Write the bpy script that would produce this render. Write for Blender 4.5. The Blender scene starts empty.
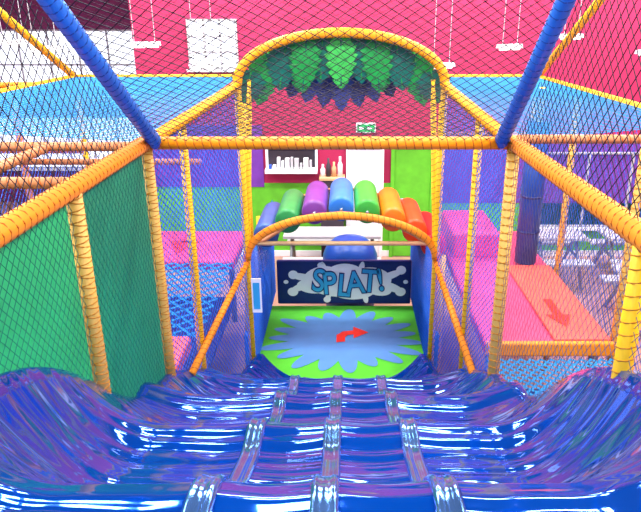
import bpy, math, random
from mathutils import Vector
random.seed(4)
S=bpy.context.scene
S.view_settings.view_transform='Standard'
COL=S.collection
H=3.85   # camera height above room floor; geometry is written relative to eye level, lifted at the end

# ---------------- materials ----------------
def srgb(r,g,b):
    f=lambda c:(c/255/12.92) if c<=10 else ((c/255+.055)/1.055)**2.4
    return (f(r),f(g),f(b),1)
def mat(name,rgb,rough=.5,metal=0,var=.12,nscale=6,bump=0,bscale=40,emit=0,coat=0,spec=.4):
    m=bpy.data.materials.new(name); m.use_nodes=True
    nt=m.node_tree; b=nt.nodes['Principled BSDF']
    c=srgb(*rgb)
    tc=nt.nodes.new('ShaderNodeTexCoord'); no=nt.nodes.new('ShaderNodeTexNoise')
    no.inputs['Scale'].default_value=nscale; no.inputs['Detail'].default_value=4
    nt.links.new(tc.outputs['Object'],no.inputs['Vector'])
    cr=nt.nodes.new('ShaderNodeValToRGB')
    cr.color_ramp.elements[0].position=.3; cr.color_ramp.elements[1].position=.7
    cr.color_ramp.elements[0].color=(c[0]*(1-var),c[1]*(1-var),c[2]*(1-var),1)
    cr.color_ramp.elements[1].color=(min(1,c[0]*(1+var)),min(1,c[1]*(1+var)),min(1,c[2]*(1+var)),1)
    nt.links.new(no.outputs['Fac'],cr.inputs['Fac']); nt.links.new(cr.outputs['Color'],b.inputs['Base Color'])
    b.inputs['Roughness'].default_value=rough; b.inputs['Metallic'].default_value=metal
    b.inputs['Specular IOR Level'].default_value=spec
    if coat: b.inputs['Coat Weight'].default_value=coat; b.inputs['Coat Roughness'].default_value=.04
    if emit:
        nt.links.new(cr.outputs['Color'],b.inputs['Emission Color']); b.inputs['Emission Strength'].default_value=emit
    if bump:
        n2=nt.nodes.new('ShaderNodeTexNoise'); n2.inputs['Scale'].default_value=bscale
        nt.links.new(tc.outputs['Object'],n2.inputs['Vector'])
        bp=nt.nodes.new('ShaderNodeBump'); bp.inputs['Strength'].default_value=bump; bp.inputs['Distance'].default_value=.02
        nt.links.new(n2.outputs['Fac'],bp.inputs['Height']); nt.links.new(bp.outputs['Normal'],b.inputs['Normal'])
    return m
M=dict(
 orange=mat('orange_foam',(250,145,10),.5,var=.1),
 orange_d=mat('orange_lacing',(180,85,5),.6),
 gold=mat('golden_foam',(255,170,15),.5,var=.08),
 yellow=mat('yellow_foam',(255,195,15),.5,var=.08),
 yellow_d=mat('yellow_lacing',(200,125,8),.6),
 beige=mat('beige_foam',(222,175,80),.5),
 blue=mat('blue_foam',(40,125,222),.4),
 blue_d=mat('blue_lacing',(20,75,165),.6),
 brown=mat('tan_foam',(190,120,75),.5),
 navy=mat('navy_vinyl',(22,34,105),.35),
 navy2=mat('deep_blue_vinyl',(20,70,160),.35),
 lav=mat('lavender_blue_vinyl',(45,85,180),.4),
 green_p=mat('green_panel',(45,190,110),.5,var=.12,nscale=2),
 teal_p=mat('teal_panel',(25,150,105),.5,var=.12,nscale=2),
 netk=mat('black_net_cord',(26,22,38),.8),
 netb=mat('blue_net_cord',(10,90,200),.7),
 nett=mat('teal_net_cord',(5,120,180),.7),
 netg=mat('dark_green_net_cord',(10,105,85),.8),
 nety=mat('grey_blue_net_cord',(65,70,105),.7),
 lime=mat('lime_vinyl',(80,190,45),.5,var=.08),
 splat=mat('sky_blue_vinyl',(80,135,195),.5,var=.05),
 red=mat('red_vinyl',(235,50,25),.4),
 pink=mat('pink_vinyl',(238,68,110),.5,var=.08),
 coral=mat('coral_vinyl',(245,95,75),.5,var=.08),
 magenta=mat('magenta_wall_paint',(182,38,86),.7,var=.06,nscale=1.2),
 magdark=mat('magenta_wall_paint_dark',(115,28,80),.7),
 purple=mat('purple_paint',(115,55,160),.7),
 limew=mat('lime_wall_paint',(95,185,40),.7),
 white=mat('white_gloss_paint',(238,238,242),.4,var=.03),
 greyw=mat('grey_laminate',(185,183,187),.4,var=.03),
 grey=mat('grey_metal',(150,150,160),.35,metal=.6),
 ceil=mat('ceiling_tiles',(100,115,135),.8),
 frontw=mat('blue_wall_paint',(60,100,165),.8),
 floor=mat('vinyl_floor',(175,130,115),.4,var=.12,nscale=3),
 glass=mat('daylit_glass',(235,243,255),.2,var=.04,emit=1.6),
 gblue=mat('blue_glass',(80,140,215),.15,var=.2,nscale=2,emit=.25),
 lamp=mat('lamp_diffuser_lit',(255,252,245),.4,var=.02,emit=3),
 leaf1=mat('leaf_green',(20,150,65),.5), leaf2=mat('leaf_teal',(5,105,90),.5), leaf3=mat('leaf_lime',(60,190,80),.5),
 leafp=mat('leaf_purple',(50,65,145),.5),
 exitg=mat('exit_green',(30,170,90),.4,emit=.4),
 letter=mat('letter_blue',(55,165,215),.4,var=.03),
 rib=mat('slide_rib_sheen',(110,165,235),.12,metal=.9),  # pale metallic blue paints in the silvery reflection along the ribs
 woodt=mat('light_wood',(205,165,120),.5),
 dark=mat('dark_interior',(60,50,60),.6),
)
# glossy slide plastic with transverse ripple bump
def slide_mat():
    m=bpy.data.materials.new('glossy_blue_fibreglass'); m.use_nodes=True
    nt=m.node_tree; b=nt.nodes['Principled BSDF']
    b.inputs['Base Color'].default_value=srgb(0,80,190)
    b.inputs['Metallic'].default_value=.65; b.inputs['Roughness'].default_value=.07
    b.inputs['Coat Weight'].default_value=.5; b.inputs['Coat Roughness'].default_value=.03
    b.inputs['Coat IOR'].default_value=1.5
    tc=nt.nodes.new('ShaderNodeTexCoord'); mp=nt.nodes.new('ShaderNodeMapping')
    mp.inputs['Scale'].default_value=(1.2,5,1)
    no=nt.nodes.new('ShaderNodeTexNoise'); no.inputs['Scale'].default_value=1.7; no.inputs['Detail'].default_value=1.0
    no.inputs['Distortion'].default_value=.25
    bp=nt.nodes.new('ShaderNodeBump'); bp.inputs['Strength'].default_value=.5; bp.inputs['Distance'].default_value=.045
    nt.links.new(tc.outputs['Object'],mp.inputs['Vector']); nt.links.new(mp.outputs['Vector'],no.inputs['Vector'])
    nt.links.new(no.outputs['Fac'],bp.inputs['Height'])
    nt.links.new(bp.outputs['Normal'],b.inputs['Normal']); nt.links.new(bp.outputs['Normal'],b.inputs['Coat Normal'])
    return m
M['slide']=slide_mat()

# ---------------- geometry helpers ----------------
class G:
    def __init__(s): s.v=[];s.f=[];s.m=[]
    def poly(s,pts,r,sides=8,mi=0,closed=False,cap=True):
        pts=[Vector(p) for p in pts]; n=len(pts); rings=[]
        ref=None
        for i,p in enumerate(pts):
            a=pts[i-1] if i>0 else pts[0]; b=pts[i+1] if i<n-1 else pts[-1]
            t=(b-a).normalized()
            if ref is None:
                ref=Vector((0,0,1)) if abs(t.z)<.9 else Vector((1,0,0))
                u=t.cross(ref).normalized()
            else:
                u=(u-t*u.dot(t)).normalized()
            w=t.cross(u); base=len(s.v)
            for k in range(sides):
                an=2*math.pi*k/sides
                s.v.append(p+(u*math.cos(an)+w*math.sin(an))*r)
            rings.append(base)
        for i in range(n-1):
            A,B=rings[i],rings[i+1]
            for k in range(sides):
                k2=(k+1)%sides
                s.f.append((A+k,A+k2,B+k2,B+k)); s.m.append(mi)
        if cap and sides>3:
            s.f.append(tuple(rings[0]+k for k in range(sides))[::-1]); s.m.append(mi)
            s.f.append(tuple(rings[-1]+k for k in range(sides))); s.m.append(mi)
    def box(s,x0,x1,y0,y1,z0,z1,mi=0):
        b=len(s.v)
        for x in (x0,x1):
            for y in (y0,y1):
                for z in (z0,z1): s.v.append(Vector((x,y,z)))
        for f in ((0,1,3,2),(4,6,7,5),(0,4,5,1),(2,3,7,6),(0,2,6,4),(1,5,7,3)):
            s.f.append(tuple(b+i for i in f)); s.m.append(mi)
    def fan(s,c,pts,mi=0):
        b=len(s.v); s.v.append(Vector(c)); n=len(pts)
        s.v+= [Vector(p) for p in pts]
        for i in range(n): s.f.append((b,b+1+i,b+1+(i+1)%n)); s.m.append(mi)
    def lathe(s,prof,c,n=28,axis='z',mi=0):
        b=len(s.v)
        for (r,t) in prof:
            for k in range(n):
                a=2*math.pi*k/n; p,q=r*math.cos(a),r*math.sin(a)
                s.v.append(Vector(c)+(Vector((p,q,t)) if axis=='z' else Vector((p,t,q))))
        for j in range(len(prof)-1):
            for k in range(n):
                s.f.append((b+j*n+k,b+j*n+(k+1)%n,b+(j+1)*n+(k+1)%n,b+(j+1)*n+k)); s.m.append(mi)
    def obj(s,name,mats,parent=None,smooth=False,bevel=0):
        me=bpy.data.meshes.new(name); me.from_pydata([tuple(p) for p in s.v],[],s.f)
        for m in mats: me.materials.append(M[m] if isinstance(m,str) else m)
        for p,i in zip(me.polygons,s.m): p.material_index=i; p.use_smooth=smooth
        me.update()
        o=bpy.data.objects.new(name,me); COL.objects.link(o)
        if parent: o.parent=parent
        if bevel:
            bv=o.modifiers.new('bevel','BEVEL'); bv.width=bevel; bv.segments=3; bv.limit_method='ANGLE'
        return o
def empty(name):
    o=bpy.data.objects.new(name,None); COL.objects.link(o); o.empty_display_size=.2; return o
def box(name,x0,x1,y0,y1,z0,z1,m,parent=None,bevel=0):
    g=G(); g.box(x0,x1,y0,y1,z0,z1); return g.obj(name,[m],parent,bevel=bevel)
def resample(pts,step):
    out=[]
    for a,b in zip(pts[:-1],pts[1:]):
        a=Vector(a);b=Vector(b); n=max(1,int((b-a).length/step))
        for i in range(n): out.append(a.lerp(b,i/n))
    out.append(Vector(pts[-1])); return out
def tube(name,pts,r,m,md,parent,pitch=.055,cross=False):
    g=G(); g.poly(pts,r,14)
    fine=resample(pts,pitch/8)
    for sgn,ph in ((1,0),(-1,1.0)) if cross else ((1,0),):
        hel=[]; L=0; u=None
        for i,p in enumerate(fine):
            a=fine[max(0,i-1)]; b=fine[min(len(fine)-1,i+1)]; t=(b-a).normalized()
            if i: L+=(p-fine[i-1]).length
            if u is None:
                u=t.cross(Vector((0,0,1)) if abs(t.z)<.9 else Vector((1,0,0))).normalized()
            else: u=(u-t*u.dot(t)).normalized()
            w=t.cross(u); an=sgn*2*math.pi*L/pitch+ph
            hel.append(p+(u*math.cos(an)+w*math.sin(an))*(r+.0005))
        g.poly(hel,.004,4,mi=1)
    return g.obj(name,[m,md],parent,smooth=True)
def net(name,c00,c10,c11,c01,pitch,r,m,parent=None,diamond=True,pred=None,seg=6):
    P=[Vector(c) for c in (c00,c10,c11,c01)]
    W=((P[1]-P[0]).length+(P[2]-P[3]).length)/2; Hh=((P[3]-P[0]).length+(P[2]-P[1]).length)/2
    def pt(a,b):
        u=a/W; v=b/Hh
        return P[0]*(1-u)*(1-v)+P[1]*u*(1-v)+P[2]*u*v+P[3]*(1-u)*v
    lines=[]
    if diamond:
        d=pitch*math.sqrt(2); k=d/2
        while k<W+Hh:
            a0=max(0,k-Hh); a1=min(W,k); lines.append(((a0,k-a0),(a1,k-a1)))
            c=k-Hh
            a0=max(0,c); a1=min(W,c+Hh); lines.append(((a0,a0-c),(a1,a1-c)))
            k+=d
    else:
        k=0
        while k<=W: lines.append(((k,0),(k,Hh))); k+=pitch
        k=0
        while k<=Hh: lines.append(((0,k),(W,k))); k+=pitch
    g=G()
    for (a,b) in lines:
        L=math.hypot(b[0]-a[0],b[1]-a[1])
        if L<.01: continue
        if pred:
            n=max(2,int(L/.04)); run=[]
            for i in range(n+1):
                t=i/n; p=pt(a[0]+(b[0]-a[0])*t,a[1]+(b[1]-a[1])*t)
                if pred(p): run.append(p)
                else:
                    if len(run)>1: g.poly([run[0],run[-1]],r,3)
                    run=[]
            if len(run)>1: g.poly([run[0],run[-1]],r,3)
        else:
            g.poly([pt(a[0]+(b[0]-a[0])*i/seg,a[1]+(b[1]-a[1])*i/seg) for i in range(seg+1)],r,3)
    return g.obj(name,[m],parent)

XL,XR=-1.31,1.11; YC=4.2; ZR=-.756      # rails / crossbar
PL,PR=-.95,.88; YA=5.83                 # landing gateway posts
ZM=-3.5                                  # landing mat level
OL,ORt,YB,ZO=-3.3,2.35,8.1,-.65          # outer frame
# ---------------- room ----------------
ZF=-3.85; ZC=2.2
box('floor',-9,8,-4,14.2,ZF-.1,ZF,'floor')
box('ceiling',-9,8,-4,14.2,ZC,ZC+.1,'ceil')
YW=10.5
box('wall_back',-3.3,8,YW,YW+.15,ZF,ZC,'magenta')
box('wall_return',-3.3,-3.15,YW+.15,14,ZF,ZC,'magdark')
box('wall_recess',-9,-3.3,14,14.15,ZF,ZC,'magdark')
box('wall_left',-9.1,-9,-4,14.15,ZF,ZC,'purple')
box('wall_right',8,8.1,-4,YW+.15,ZF,ZC,'magenta')
box('wall_front',-9,8,-4.1,-4,ZF,ZC,'frontw')
box('trim_1',-3.3,8,YW-.02,YW,ZF,-2.56,'limew')
box('trim_2',-3.3,-1.35,YW-.03,YW,-2.62,-1.6,'purple')
box('trim_3',1.5,8,YW-.025,YW,-2.9,-1.9,'purple')
box('baseboard_back',-3.3,8,YW-.045,YW-.021,ZF,ZF+.1,'white')
def window(name,x0,x1,y,z0,z1,nx,nz,gm='glass'):
    e=empty(name)
    box('pane',x0,x1,y-.02,y-.005,z0,z1,gm,e)
    g=G(); t=.035
    for i in range(nx+1):
        x=x0+(x1-x0)*i/nx; g.box(x-t/2,x+t/2,y-.06,y-.02,z0-t/2,z1+t/2)
    for i in range(nz+1):
        z=z0+(z1-z0)*i/nz; g.box(x0,x1,y-.06,y-.02,z-t/2,z+t/2)
    g.obj('frame',['greyw'],e,bevel=.005)
    box('sill',x0-.05,x1+.05,y-.12,y-.02,z0-.06,z0-.02,'white',e)
    return e
window('window_1',-2.42,-1.68,YW,-.7,0,3,3)
window('window_2',-8.6,-4.3,14,-1.55,-.2,7,2)
window('window_3',-7.6,-4.4,14,-3.05,-1.95,6,2)
window('window_4',3.3,6.2,YW,-3.3,-2.05,4,1,'gblue')
def door(name,x0,x1,z1,m):
    e=empty(name)
    box('leaf',x0,x1,YW-.07,YW-.03,ZF+.01,z1,m,e,bevel=.008)
    g=G(); g.box(x0-.06,x0,YW-.09,YW-.02,ZF,z1+.06); g.box(x1,x1+.06,YW-.09,YW-.02,ZF,z1+.06); g.box(x0-.06,x1+.06,YW-.09,YW-.02,z1,z1+.06)
    g.obj('frame',['white' if m=='white' else m],e)
    g=G(); g.poly([(x0+.08,YW-.08,-2.8),(x0+.08,YW-.13,-2.8),(x0+.2,YW-.13,-2.8)],.012,8); g.obj('handle',['grey'],e,True)
door('door_1',.08,.58,-1.97,'white')
door('door_2',.82,1.42,-1.93,'limew')
e=empty('exit_sign'); box('housing',.18,.5,YW-.05,YW-.005,-1.72,-1.56,'white',e,.01)
box('face',.2,.48,YW-.056,YW-.05,-1.70,-1.58,'exitg',e)
g=G(); g.box(.23,.3,YW-.06,YW-.056,-1.66,-1.62); g.fan((.4,YW-.06,-1.64),[(.36,YW-.06,-1.6),(.36,YW-.06,-1.68),(.45,YW-.06,-1.64)]); g.obj('pictogram',['white'],e)
# serving hatch with goods
e=empty('serving_hatch')
g=G(); g.box(-1.3,-.45,YW-.28,YW-.03,-2.34,-2.28); g.box(-1.3,-1.26,YW-.1,YW-.03,-2.34,-1.93); g.box(-.49,-.45,YW-.1,YW-.03,-2.34,-1.93); g.box(-1.3,-.45,YW-.1,YW-.03,-1.96,-1.92)
g.obj('hatch_frame',['white'],e)
box('hatch_opening',-1.27,-.47,YW-.05,YW-.035,-2.3,-1.95,'dark',e)
g=G(); x=-1.24
while x<-.53:
    w=random.uniform(.03,.08); g.box(x,x+w,YW-.22,YW-.12,-2.28,-2.28+random.uniform(.05,.2),random.randrange(6)); x+=w+.02
g.obj('snack_boxes',['white','greyw','white','lav','woodt','greyw'],e,bevel=.005)
e=empty('serving_counter')
g=G(); g.box(-.42,.0,YW-.32,YW-.05,-2.45,-2.4); g.obj('worktop',['woodt'],e,bevel=.008)
g=G(); g.box(-.4,-.02,YW-.3,YW-.05,ZF,-2.45); g.obj('carcass',['dark'],e)
g=G()
for i,(x,h) in enumerate(((-.36,.2),(-.27,.3),(-.18,.24),(-.08,.33))):
    g.lathe([(.001,0),(.04,0),(.04,h*.6),(.018,h*.75),(.018,h),(.001,h)],(x,YW-.2,-2.4),12,mi=i%3)
g.obj('bottles',['white','dark','woodt'],e,True)
# suspended linear light fittings
for i,(x,y,z) in enumerate(((-2.67,9,-.3),(2.2,9,-.33),(-1.9,9,-.56),(1.3,9,-.57),(3.0,9,-.2),(4.05,9,-.4),(-4.0,9,-.35),(-4.9,10,-.3))):
    e=empty('pendant_light'); a=.6
    def R(px,py,pz): return (x+px*math.cos(a)-py*math.sin(a),y+px*math.sin(a)+py*math.cos(a),z+pz)
    g=G(); w=.2
    prof=[(-.06,-.02),(-.045,.03),(.045,.03),(.06,-.02)]
    for s in (-w,w): g.v+=[Vector(R(s,p,q)) for p,q in prof]
    g.f+=[(0,1,5,4),(1,2,6,5),(2,3,7,6),(0,3,2,1),(4,5,6,7)]; g.m+=[0]*5
    g.obj('reflector',['white'],e)
    g=G(); g.poly([R(-w+.02,0,-.02),R(w-.02,0,-.02)],.028,10); g.obj('tube_lamp',['lamp'],e,True)
    g=G()
    for s in (-.14,.14): g.poly([R(s,0,.03),(R(s,0,0)[0],R(s,0,0)[1],ZC)],.005,6)
    g.obj('cords',['greyw'],e)

# ---------------- play frame ----------------
F=empty('climbing_structure')
T=lambda n,p,r,c,**k: tube(n,p,r,M[c],M[{'orange':'orange_d','gold':'orange_d','yellow':'yellow_d','blue':'blue_d','beige':'yellow_d','brown':'orange_d'}[c]],F,**k)
T('crossbar',[(XL,YC,ZR),(XR,YC,ZR)],.042,'orange')
T('rail_left',[(XL,YC,ZR),(XL,-1,ZR)],.05,'orange')
T('rail_right',[(XR,YC,ZR),(XR,-1,ZR)],.05,'orange')
def arch(x0,x1,y,zs,za,n=28):
    c=(x0+x1)/2; a=(x1-x0)/2
    return [(c-a*math.cos(math.pi*i/n),y,zs+(za-zs)*math.sin(math.pi*i/n)**.95) for i in range(n+1)]
T('arch_upper',[(XL+.06,YC,ZR+.03),(PL-.03,YA-.1,-.56)]+arch(PL,PR,YA,-.53,-.1)+[(PR+.02,YA-.1,-.56),(XR-.05,YC,ZR+.03)],.042,'gold')
T('arch_lower',arch(PL,PR,YA,-2.18,-1.74),.038,'orange')
for x in (PL,PR):
    sg=-1 if x<0 else 1
    T('gate_post',[(x,YA,-.5),(x,YA,ZM)],.032,'yellow')
    T('gate_post_pair',[(x-sg*.09,YA+.12,-.5),(x+sg*.09,YA+.12,ZM)],.026,'yellow')
T('handrail_left',[(PL,YA,-2.2),(-1.2,4.4,-2.6)],.03,'orange')
T('handrail_right',[(PR,YA,-2.2),(1.03,4.4,-2.68)],.03,'orange')
for x,y in ((XL,YC),(XR,YC),(XL,3.0)):
    T('post',[(x,y,ZR),(x,y,-3.0 if y>3.5 else -2.2)],.042,'beige',cross=True)
T('post_funnel_left',[(-1.2,4.75,-.68),(-1.2,4.75,-3.4)],.032,'yellow',cross=True)
T('post_funnel_right',[(1.02,4.9,-.68),(1.02,4.9,-3.4)],.032,'yellow',cross=True)
T('post_right_near',[(XR,2.25,ZR),(XR,2.25,-1.75)],.038,'yellow')
T('post_left_near',[(XL,1.3,ZR),(XL,1.3,-1.2)],.04,'yellow')
BL=(Vector((-1.24,YC,ZR)),); BR=(Vector((1.02,YC,ZR)),)
BL2=BL[0]+(Vector((-1.22,2.85,.08))-BL[0])*1.6; BR2=BR[0]+(Vector((1.05,3.28,.09))-BR[0])*2.0
T('roof_beam_left',[BL[0],BL2],.046,'blue'); T('roof_beam_right',[BR[0],BR2],.046,'blue')
T('outer_back_rail',[(OL,YB,ZO),(ORt,YB,ZO)],.03,'yellow')
T('outer_rail_left',[(OL,YB,ZO),(OL,0,ZO)],.032,'yellow'); T('outer_rail_right',[(ORt,YB,ZO),(ORt,0,ZO)],.032,'yellow')
v=Vector((OL,6.56,.07))-Vector((OL,YB,ZO)); T('outer_roof_beam_left',[(OL,YB,ZO),Vector((OL,YB,ZO))+v*1.5],.04,'yellow')
v=Vector((ORt,6.36,.17))-Vector((ORt,YB,ZO)); T('outer_roof_beam_right',[(ORt,YB,ZO),Vector((ORt,YB,ZO))+v*1.5],.04,'yellow')
for x,y in ((OL,YB),(ORt,YB),(-1.25,YB),(1.2,YB),(OL,5),(ORt,5.0),(ORt,6.6)):
    T('outer_post',[(x,y,ZO),(x,y,ZF)],.035,'beige' if y<8 else 'yellow',cross=True)
for z in (-1.55,-1.94):
    T('outer_crossbeam',[(-6.2,YB,z),(OL,YB,z)],.04,'brown')
T('outer_crossbeam_top',[(-6.2,YB,ZO-.1),(OL,YB,ZO-.1)],.04,'orange')
for x in (-6.2,-4.9,-4.1): T('tower_post',[(x,YB,ZO-.1),(x,YB,ZF)],.045,'brown')
T('mid_beam_left',[(OL,6.2,-1.3),(XL-.1,6.2,-1.3)],.03,'brown')
T('mid_beam_right',[(1.2,YB,-1.35),(ORt,YB,-1.35)],.035,'brown')
for y in (4.2,3.2): T('side_beam_left',[(OL,y,-.78),(XL,y,-.78)],.03,'brown')
T('side_beam_right',[(XR,4.25,-.74),(ORt,4.25,-.74)],.03,'brown')
T('side_strut_left',[(-1.95,3.2,-.78),(-1.95,4.2,-.78)],.03,'brown')
box('panel_green',XL-.035,XL-.01,.2,2.93,-2.0,ZR-.04,'green_p',F)
box('panel_teal',XL-.035,XL-.01,3.07,4.13,-2.9,ZR-.04,'teal_p',F)

# ---------------- nets ----------------
N=empty('safety_netting')
net('roof_slope_net',BL[0],BR[0],BR2,BL2,.052,.0023,'netk',N)
def side(x,A,B,nm):
    k=(B.z-A.z)/(A.y-B.y)
    net(nm,(x,YC,ZR),(x,.2,ZR),(x,.2,1.3),(x,YC,1.3),.052,.0023,'netk',N,pred=lambda p:p.z<A.z+k*(YC-p.y))
side(XL+.01,BL[0],BL2,'side_net_left'); side(XR-.01,BR[0],BR2,'side_net_right')
net('funnel_roof_net',(XL,YC,ZR),(XR,YC,ZR),(PR,YA,-.53),(PL,YA,-.53),.06,.0022,'netk',N)
ca=(PL+PR)/2; aa=(PR-PL)/2
def inarch(p):
    t=abs(p.x-ca)/aa
    return t<1 and p.z<-.53+.43*(1-t*t)**.5
net('arch_net',(PL,YA,-1.0),(PR,YA,-1.0),(PR,YA,-.05),(PL,YA,-.05),.07,.0018,'netk',N,pred=inarch)
net('funnel_net_left',(XL,YC,ZR),(PL,YA,-.53),(PL,YA,ZM+.05),(XL,YC,-3.0),.042,.0034,'netb',N)
net('funnel_net_right',(XR,YC,ZR),(PR,YA,-.53),(PR,YA,ZM+.05),(XR,YC,-3.0),.042,.0034,'netb',N)
net('landing_net_left',(PL,YA,-2.2),(PL,YB,-2.2),(PL,YB,ZM),(PL,YA,ZM),.045,.0035,'netb',N)
net('landing_net_right',(PR,YA,-2.2),(PR,YB,-2.2),(PR,YB,ZM),(PR,YA,ZM),.045,.0035,'netb',N)
net('panel_net_left',(XL,.3,ZR),(XL,4.15,ZR),(XL,4.15,-2.8),(XL,.3,-1.2),.04,.0018,'netg',N)
net('lower_net_right',(XR,.3,ZR),(XR,YC,ZR),(XR,YC,-2.9),(XR,.3,-1.1),.045,.0016,'nety',N)
net('roof_net_left',(OL,4.25,ZO),(XL,4.25,ZR),(XL,YB,ZO),(OL,YB,ZO),.055,.004,'nett',N,diamond=False)
net('roof_net_right',(XR,4.3,ZR),(ORt,4.3,ZO),(ORt,YB,ZO),(XR,YB,ZO),.055,.004,'nett',N,diamond=False)
net('outer_net_left',(OL,0,ZO),(OL,YB,ZO),(OL,YB,ZF+.1),(OL,0,ZF+.1),.06,.003,'netb',N)
net('outer_net_right',(ORt,2,ZO),(ORt,YB,ZO),(ORt,YB,ZF+.1),(ORt,2,ZF+.1),.055,.003,'netb',N)
net('back_net_left',(OL,YB,ZO),(-1.25,YB,ZO),(-1.25,YB,ZF+.1),(OL,YB,ZF+.1),.055,.0034,'netb',N)
net('back_net_right',(1.2,YB,ZO),(ORt,YB,ZO),(ORt,YB,ZF+.1),(1.2,YB,ZF+.1),.055,.0034,'netb',N)
net('upper_net_back',(OL,YB,ZO),(ORt,YB,ZO),(ORt,6.0,.4),(OL,6.0,.4),.09,.002,'netk',N)
net('tower_net',(-6.2,YB,ZO-.1),(OL,YB,ZO-.1),(OL,YB,ZF),(-6.2,YB,ZF),.08,.0025,'netk',N)

# ---------------- wave slide ----------------
SL=empty('wave_slide')
def zf(y):
    b=-.584-.48*y; ph=2*math.pi*(y-4.7)/1.04
    w=.075*math.cos(ph)+.02*math.cos(2*ph-.6)-.085
    z=b+w+.02
    if y>5.1: z+= (-3.47-z)*min(1,(y-5.1)/.6)**1.5
    return z
def zt(y):
    return -1.40-.588*(y-2.42)-.10*(1-math.cos(2*math.pi*(y-2.42)/2.04)) if y<4.9 else max(-3.2,-2.85-.588*(y-4.9)-.05)
def edges(y):
    t=0 if y<YC else (y-YC)/(YA-YC)
    return XL+.02+(PL+.1-XL)*t, XR-.02+(PR-.1-XR)*t
RIBS=(-.42,-.06,.30)
g=G(); NY=620; cols=[i/80 for i in range(81)]
Y0,Y1=.75,5.8
for j in range(NY+1):
    y=Y0+(Y1-Y0)*j/NY; xl,xr=edges(y); a=zf(y); b=max(zt(y),a+.08)
    row=[]
    row.append((xl-.09,y,b-.14)); row.append((xl-.085,y,b-.03)); row.append((xl-.05,y,b+.005))
    for s in cols:
        x=xl+(xr-xl)*s
        d=min(x-xl,xr-x); w=max(0,1-d/.42)**2.2
        rb=min(abs(x-r) for r in RIBS)
        lane=.022*min(1,rb/.15)**.6   # lanes slightly dished between ribs
        rip=.0042*math.cos(2*math.pi*y/.118+.9*math.sin(3.1*x+1.3*y))*(1-w)**2  # added transverse ripples, shaped to break reflections into bands
        row.append((x,y,(a-lane*(1-w))*(1-w)+b*w+rip))
    row.append((xr+.05,y,b+.005)); row.append((xr+.085,y,b-.03)); row.append((xr+.09,y,b-.14))
    nc=len(row); g.v+=[Vector(p) for p in row]
for j in range(NY):
    for i in range(nc-1):
        q=j*nc+i; g.f.append((q,q+1,q+nc+1,q+nc)); g.m.append(0)
g.obj('slide_bed',['slide'],SL,True)
for x in RIBS:
    prof=[(-.042,-.02),(-.04,.01),(-.026,.018),(-.012,.01),(.012,.01),(.026,.018),(.04,.01),(.042,-.02)]
    g=G(); n=220; k=len(prof)
    for j in range(n+1):
        y=Y0+(Y1-.1-Y0)*j/n
        g.v+=[Vector((x+p,y,zf(y)+q)) for p,q in prof]
    for j in range(n):
        for i in range(k-1): q=j*k+i; g.f.append((q,q+1,q+k+1,q+k)); g.m.append(0)
    g.obj('lane_rib',['rib'],SL,True)
g=G(); g.box(XL+.05,XR-.05,-1.2,.78,-1.15,-1.0); g.obj('slide_top_deck',['navy'],SL,bevel=.02)
g=G()
for x in (XL+.1,XR-.1):
    for y in (-1.1,.6): g.poly([(x,y,-1.15),(x,y,ZF)],.05,10)
g.obj('deck_legs',['grey'],SL,True)

# ---------------- landing ----------------
def splat(cx,cy,rx,ry,n,seed,plane,depth):
    rnd=random.Random(seed); K=n*10; amps=[rnd.uniform(.5,1) for _ in range(n)]; pts=[]
    for i in range(K):
        t=i/10; k=int(t); fr=t-k
        a=.64+(amps[k]*.38)*(math.sin(math.pi*fr)**1.1)
        th=2*math.pi*t/n
        pts.append((cx+rx*a*math.cos(th),cy+ry*a*math.sin(th),depth))
    return pts
E=empty('landing_mat')
box('foam_base',PL-.02,PR+.02,YA-.12,7.65,ZF,ZM,'lime',E,bevel=.03)
g=G(); g.fan((-.02,6.72,ZM+.006),splat(-.02,6.72,1.0,.84,19,3,'xy',ZM+.006)); g.obj('splat_print',['splat'],E)
g=G()
def P(x,y): return (x,y,ZM+.012)
arc=[(-.1,6.6),(-.1,6.78),(-.02,6.88),(.1,6.9)]
inn=[(-.0,6.62),(-.0,6.72),(.03,6.78),(.1,6.8)]
b=len(g.v); g.v+=[Vector(P(*p)) for p in arc]+[Vector(P(*p)) for p in inn]
for i in range(3): g.f.append((b+i,b+i+1,b+5+i,b+4+i)); g.m.append(0)
g.fan(P(.15,6.85),[P(.1,7.0),P(.1,6.7),P(.28,6.85)])
g.obj('arrow_print',['red'],E)
g=G()
for x0,x1 in ((PL-.08,PL-.02),(PR+.02,PR+.08)): g.box(x0,x1,YA,7.7,ZF,-3.0)
g.obj('side_padding',['lav'],E,bevel=.02)
B=empty('splat_banner')
YS=7.68
box('backing_pad',-.88,.86,YS,YS+.06,ZM,-2.89,'navy',B,bevel=.02)
g=G(); dep=[YS-.004]
def disc(cx,cz,rx,rz,rot=0):
    dep[0]-=.0003; pts=[]
    cx*=1.06; cz=-3.19+(cz+3.19)*1.08; rx*=1.06; rz*=1.1
    for i in range(32):
        a=2*math.pi*i/32; p,q=rx*math.cos(a),rz*math.sin(a)
        pts.append((cx+p*math.cos(rot)-q*math.sin(rot),dep[0],cz+p*math.sin(rot)+q*math.cos(rot)))
    g.fan((cx,dep[0],cz),pts)
disc(.02,-3.19,.5,.19)
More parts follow.
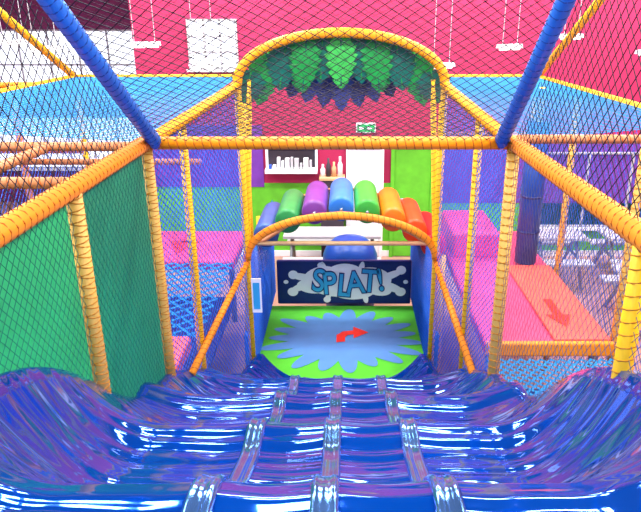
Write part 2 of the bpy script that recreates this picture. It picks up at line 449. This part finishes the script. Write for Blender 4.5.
for cx,cz,rx,rz,rot in ((-.3,-3.12,.22,.13,.3),(.35,-3.13,.22,.13,-.2),(-.4,-3.24,.19,.09,-.1),(.38,-3.25,.2,.1,-.3),(0,-3.1,.24,.15,0),(.1,-3.29,.27,.12,0),
   (-.52,-3.12,.14,.045,-.2),(-.63,-3.09,.06,.055,0),(-.52,-3.24,.15,.045,.35),(-.64,-3.31,.065,.055,0),(.55,-3.1,.16,.045,.4),(.68,-3.03,.06,.055,0),(.57,-3.25,.15,.05,-.4),(.68,-3.31,.065,.055,0),
   (-.25,-3.02,.035,.1,.3),(-.29,-2.97,.045,.04,0),(-.2,-3.34,.035,.09,-.2),(-.22,-3.41,.045,.04,0),(.25,-3.38,.035,.08,.2),(.2,-3.0,.035,.08,-.2),(-.72,-3.18,.03,.025,0),(.74,-3.18,.03,.025,0)):
    disc(cx,cz,rx,rz,rot)
g.obj('splat_shape',['white'],B)
def letters(txt,x,z,size,dx,mname,dy,wob,off):
    for i,ch in enumerate(txt):
        cu=bpy.data.curves.new('c','FONT'); cu.body=ch; cu.size=size; cu.extrude=.002; cu.offset=off; cu.align_x='CENTER'
        o=bpy.data.objects.new('c',cu); COL.objects.link(o)
        dg=bpy.context.evaluated_depsgraph_get(); me=bpy.data.meshes.new_from_object(o.evaluated_get(dg))
        bpy.data.objects.remove(o)
        me.materials.clear(); me.materials.append(M[mname])
        q=bpy.data.objects.new('letter_'+('mark' if ch=='!' else ch.lower()),me); COL.objects.link(q); q.parent=B
        q.location=(x+i*dx,dy,z+wob[i]); q.rotation_euler=(math.radians(90),math.radians([8,-4,5,-6,4,-10][i]),0); q.scale=(.95,1.15,1)
W=[.03,-.01,-.04,.0,.02,.04]
letters('SPLAT!',-.36,-3.33,.38,.168,'navy',YS-.017,W,.018)
letters('SPLAT!',-.36,-3.33,.38,.168,'letter',YS-.023,W,.004)
# ---------------- foam rollers ----------------
RC=[((55,90,155),-.86,-2.2),((40,140,70),-.62,-2.04),((120,60,145),-.33,-1.94),((45,120,205),-.04,-1.90),((55,165,55),.24,-1.93),((250,120,15),.52,-2.02),((245,75,15),.76,-2.15),((215,25,20),.97,-2.32)]
for i,(c,x,z) in enumerate(RC):
    m=mat('roller_vinyl_%d'%i,c,.4)
    e=empty('foam_roller')
    g=G(); R=.137; y0,y1=6.6,7.55
    g.lathe([(0.001,y0),(R*.8,y0),(R*.95,y0+.012),(R,y0+.04),(R,y1-.04),(R*.95,y1-.012),(R*.8,y1),(0.001,y1)],(x,0,z),28,'y'); g.obj('padded_body',[m],e,True)
    g=G(); g.poly([(x,y0-.02,z),(x,y1+.02,z)],.018,8); g.obj('axle',['grey'],e,True)
R2=empty('roller_frame')
for yy in (6.54,7.61):
    g=G(); g.poly([(-1.05,yy,-2.3)]+[(x,yy,z-.02) for _,x,z in RC]+[(1.06,yy,-2.42)],.022,10); g.obj('arched_bar',['brown'],R2,True)
    g=G(); g.poly([(-.96,yy,-2.26),(.98,yy,-2.26)],.025,10); g.obj('tie_bar',['woodt'],R2,True)
    for x,z in ((-1.07,-2.28),(1.07,-2.4)):
        g=G(); g.poly([(x,yy,z),(x,yy,ZF)],.03,10); g.obj('leg',['yellow'],R2,True)
# ---------------- leaf decoration ----------------
L=empty('jungle_leaf_canopy')
def leaf(root,ang,ln,wd,m,y,n=6,rib='leaf3'):
    d=Vector((math.sin(ang),0,-math.cos(ang))); s=Vector((math.cos(ang),0,math.sin(ang)))
    R=Vector((root[0],y,root[1]))
    def wdt(t): return wd*math.sin(math.pi*min(1,t*.75+.25))**.8
    left=[];right=[]
    for i in range(n):
        t=i/n
        for tt,k in ((t,1 if i else .6),(t+.8/n,.74)):
            q=R+d*ln*min(1,tt); w=wdt(tt)*k
            left.append(q+s*w); right.append(q-s*w)
    pts=left+[R+d*ln]+right[::-1]
    g=G(); g.fan(R+d*ln*.45+Vector((0,-.012,0)),pts); g.poly([R,R+d*ln*.92],.008,5,mi=1)
    g.obj('leaf',[m,rib],L)
for i in range(7):
    t=(i-3)/3; leaf((ca+t*.34,-.38),t*.45,.42-.1*abs(t),.13,'leafp' if i%2 else 'navy',YA+.2+.01*i,rib='leafp')
for i in range(11):
    t=(i-5)/5; x=ca+t*.8; z=-.53+.42*math.sqrt(max(0,1-t*t*.96))
    leaf((x,z+.02),t*.3,(.5 if i%2 else .44) if abs(t)<.9 else .3,.17,'leaf1' if i%2 else 'leaf2',YA+.11+.02*(i%2),rib='leaf1' if i%2==0 else 'leaf3')
for i in range(3):
    t=i-1; leaf((ca+t*.3,-.13-.03*abs(t)),t*.1,.46,.15,'leaf3' if i==1 else 'leaf1',YA+.07+.008*i,rib='leaf2')
# ---------------- side play levels ----------------
ZP=-2.6
D=empty('play_deck')
box('base',1.2,ORt-.05,4.9,YB-.06,ZP-.12,ZP,'pink',D,bevel=.03)
box('coral_mat',1.8,ORt-.06,4.92,6.7,ZP,ZP+.03,'coral',D,bevel=.012)
box('edge_pad',1.2,ORt-.05,4.84,4.9,ZP-.1,ZP+.03,'orange',D,bevel=.02)
box('step_block',1.25,1.8,7.0,YB-.1,ZP,ZP+.3,'pink',D,bevel=.04)
g=G(); z=ZP+.036
g.fan((1.98,5.25,z),[(1.86,5.4,z),(1.98,5.15,z),(2.1,5.4,z)])
b=len(g.v); g.v+=[Vector(p) for p in ((1.94,5.4,z),(2.02,5.4,z),(2.02,5.75,z),(1.94,5.75,z))]; g.f.append((b,b+1,b+2,b+3)); g.m.append(0)
g.obj('arrow_print',['red'],D)
net('crawl_net',(1.2,3.0,ZP-.1),(ORt,3.0,ZP-.1),(ORt,4.8,ZP-.1),(1.2,4.8,ZP-.1),.06,.01,'nett',D)
box('lower_mat',1.2,ORt-.05,2.8,4.83,ZP-.5,ZP-.4,'navy2',D,bevel=.02)
g=G()
for x in (1.3,ORt-.12):
    for y in (3.2,5.1,7.9): g.poly([(x,y,ZP-.12 if y>5 else ZP-.5),(x,y,ZF)],.04,8)
g.obj('legs',['grey'],D,True)
D=empty('play_deck')
box('base',OL+.05,-1.28,6.9,YB-.06,ZP-.12,ZP,'pink',D,bevel=.03)
box('edge_pad',OL+.05,-1.35,4.4,5.05,ZP-.14,ZP,'coral',D,bevel=.03)
net('rope_crawl_net',(OL+.05,5.05,ZP-.03),(-1.28,5.05,ZP-.03),(-1.28,6.9,ZP-.03),(OL+.05,6.9,ZP-.03),.12,.012,'nett',D)
box('under_panel',OL+.05,-1.28,5.05,6.9,ZP-.5,ZP-.45,'navy',D)
g=G(); z=ZP+.006
g.fan((-2.0,7.35,z),[(-2.2,7.6,z),(-2.0,7.15,z),(-1.8,7.6,z)]); g.box(-2.05,-1.95,7.55,7.9,ZP+.001,z)
g.obj('arrow_print',['red'],D)
g=G()
for x in (OL+.15,-1.5):
    for y in (4.6,7.9): g.poly([(x,y,ZP-.12),(x,y,ZF)],.04,8)
g.obj('legs',['grey'],D,True)
e=empty('padded_post')
g=G(); g.poly([(2.04,6.8,ZP+.035),(2.04,6.8,-1.0)],.12,24); g.obj('padding',['navy2'],e,True)
g=G()
for z in (-2.2,-1.8,-1.4): g.poly([(2.04,6.8,z-.012),(2.04,6.8,z+.012)],.123,24)
g.obj('straps',['navy'],e,True)
g=G(); g.poly([(2.04,6.8,-1.0),(2.04,6.8,ZO)],.03,10); g.obj('pole',['yellow'],e,True)
# ---------------- cafe furniture ----------------
def bench_table(x,y,w=.9):
    e=empty('picnic_table')
    g=G(); g.box(x,x+w,y,y+.5,ZF+.7,ZF+.75); g.obj('top',['greyw'],e,bevel=.01)
    g=G(); g.box(x,x+w,y-.35,y-.12,ZF+.42,ZF+.46); g.box(x,x+w,y+.62,y+.85,ZF+.42,ZF+.46); g.obj('seats',['greyw'],e,bevel=.01)
    g=G()
    for xx in (x+.12,x+w-.12):
        g.poly([(xx,y+.25,ZF+.7),(xx,y-.25,ZF+.02)],.025,8); g.poly([(xx,y+.25,ZF+.7),(xx,y+.75,ZF+.02)],.025,8); g.poly([(xx,y-.3,ZF+.42),(xx,y+.8,ZF+.42)],.022,8)
    g.obj('legs',['grey'],e,True)
bench_table(2.9,9.2,.8); bench_table(4.0,9.2,.8); bench_table(3.6,7.6,.8); bench_table(-.95,9.3,1.5)
e=empty('tub_seat')
g=G(); g.lathe([(.25,.04),(.34,.1),(.37,.35),(.38,.7),(.37,.85),(.32,.97),(.22,1.06),(.1,1.1),(.001,1.11)],(.07,8.25,ZF),32); g.obj('cushion',['navy2'],e,True)
g=G(); g.poly([(.07,8.25,ZF),(.07,8.25,ZF+.05)],.28,24); g.obj('plinth',['navy'],e,True)
e=empty('rules_notice'); box('board',-.915,-.82,5.77,5.785,-2.72,-2.36,'white',e)
box('print',-.9,-.835,5.765,5.77,-2.68,-2.4,'letter',e)

# ---------------- lights ----------------
def area(x,y,z,sx,sy,p,col=(1,.99,.97)):  # unseen boxed area lights, added to brighten the hall and streak the slide
    e=empty('added_fill_panel')
    g=G(); g.box(x-sx/2-.05,x+sx/2+.05,y-sy/2-.05,y+sy/2+.05,z+.02,z+.08); g.obj('housing',['white'],e)
    l=bpy.data.lights.new('fill_light','AREA'); l.shape='RECTANGLE'; l.size=sx; l.size_y=sy; l.energy=p; l.color=col
    o=bpy.data.objects.new('fill_light',l); o.location=(x,y,z); COL.objects.link(o); o.parent=e
for x in (-5,-1.5,1.8,5):
    for y in (-1,3,6.5,9.3): area(x,y,ZC-.12,1.6,.7,205)
w=bpy.data.worlds.new('World'); S.world=w; w.use_nodes=True
w.node_tree.nodes['Background'].inputs['Color'].default_value=(.9,.93,1,1); w.node_tree.nodes['Background'].inputs['Strength'].default_value=.5

# ---------------- camera ----------------
cd=bpy.data.cameras.new('camera'); cam=bpy.data.objects.new('camera',cd); COL.objects.link(cam)
cd.sensor_width=36; cd.lens=36; cd.shift_x=-24.5/641; cd.clip_start=.05
cam.rotation_euler=(math.radians(90-20.2),0,0)
S.camera=cam
for o in list(COL.objects):
    if o.parent is None: o.location.z+=H
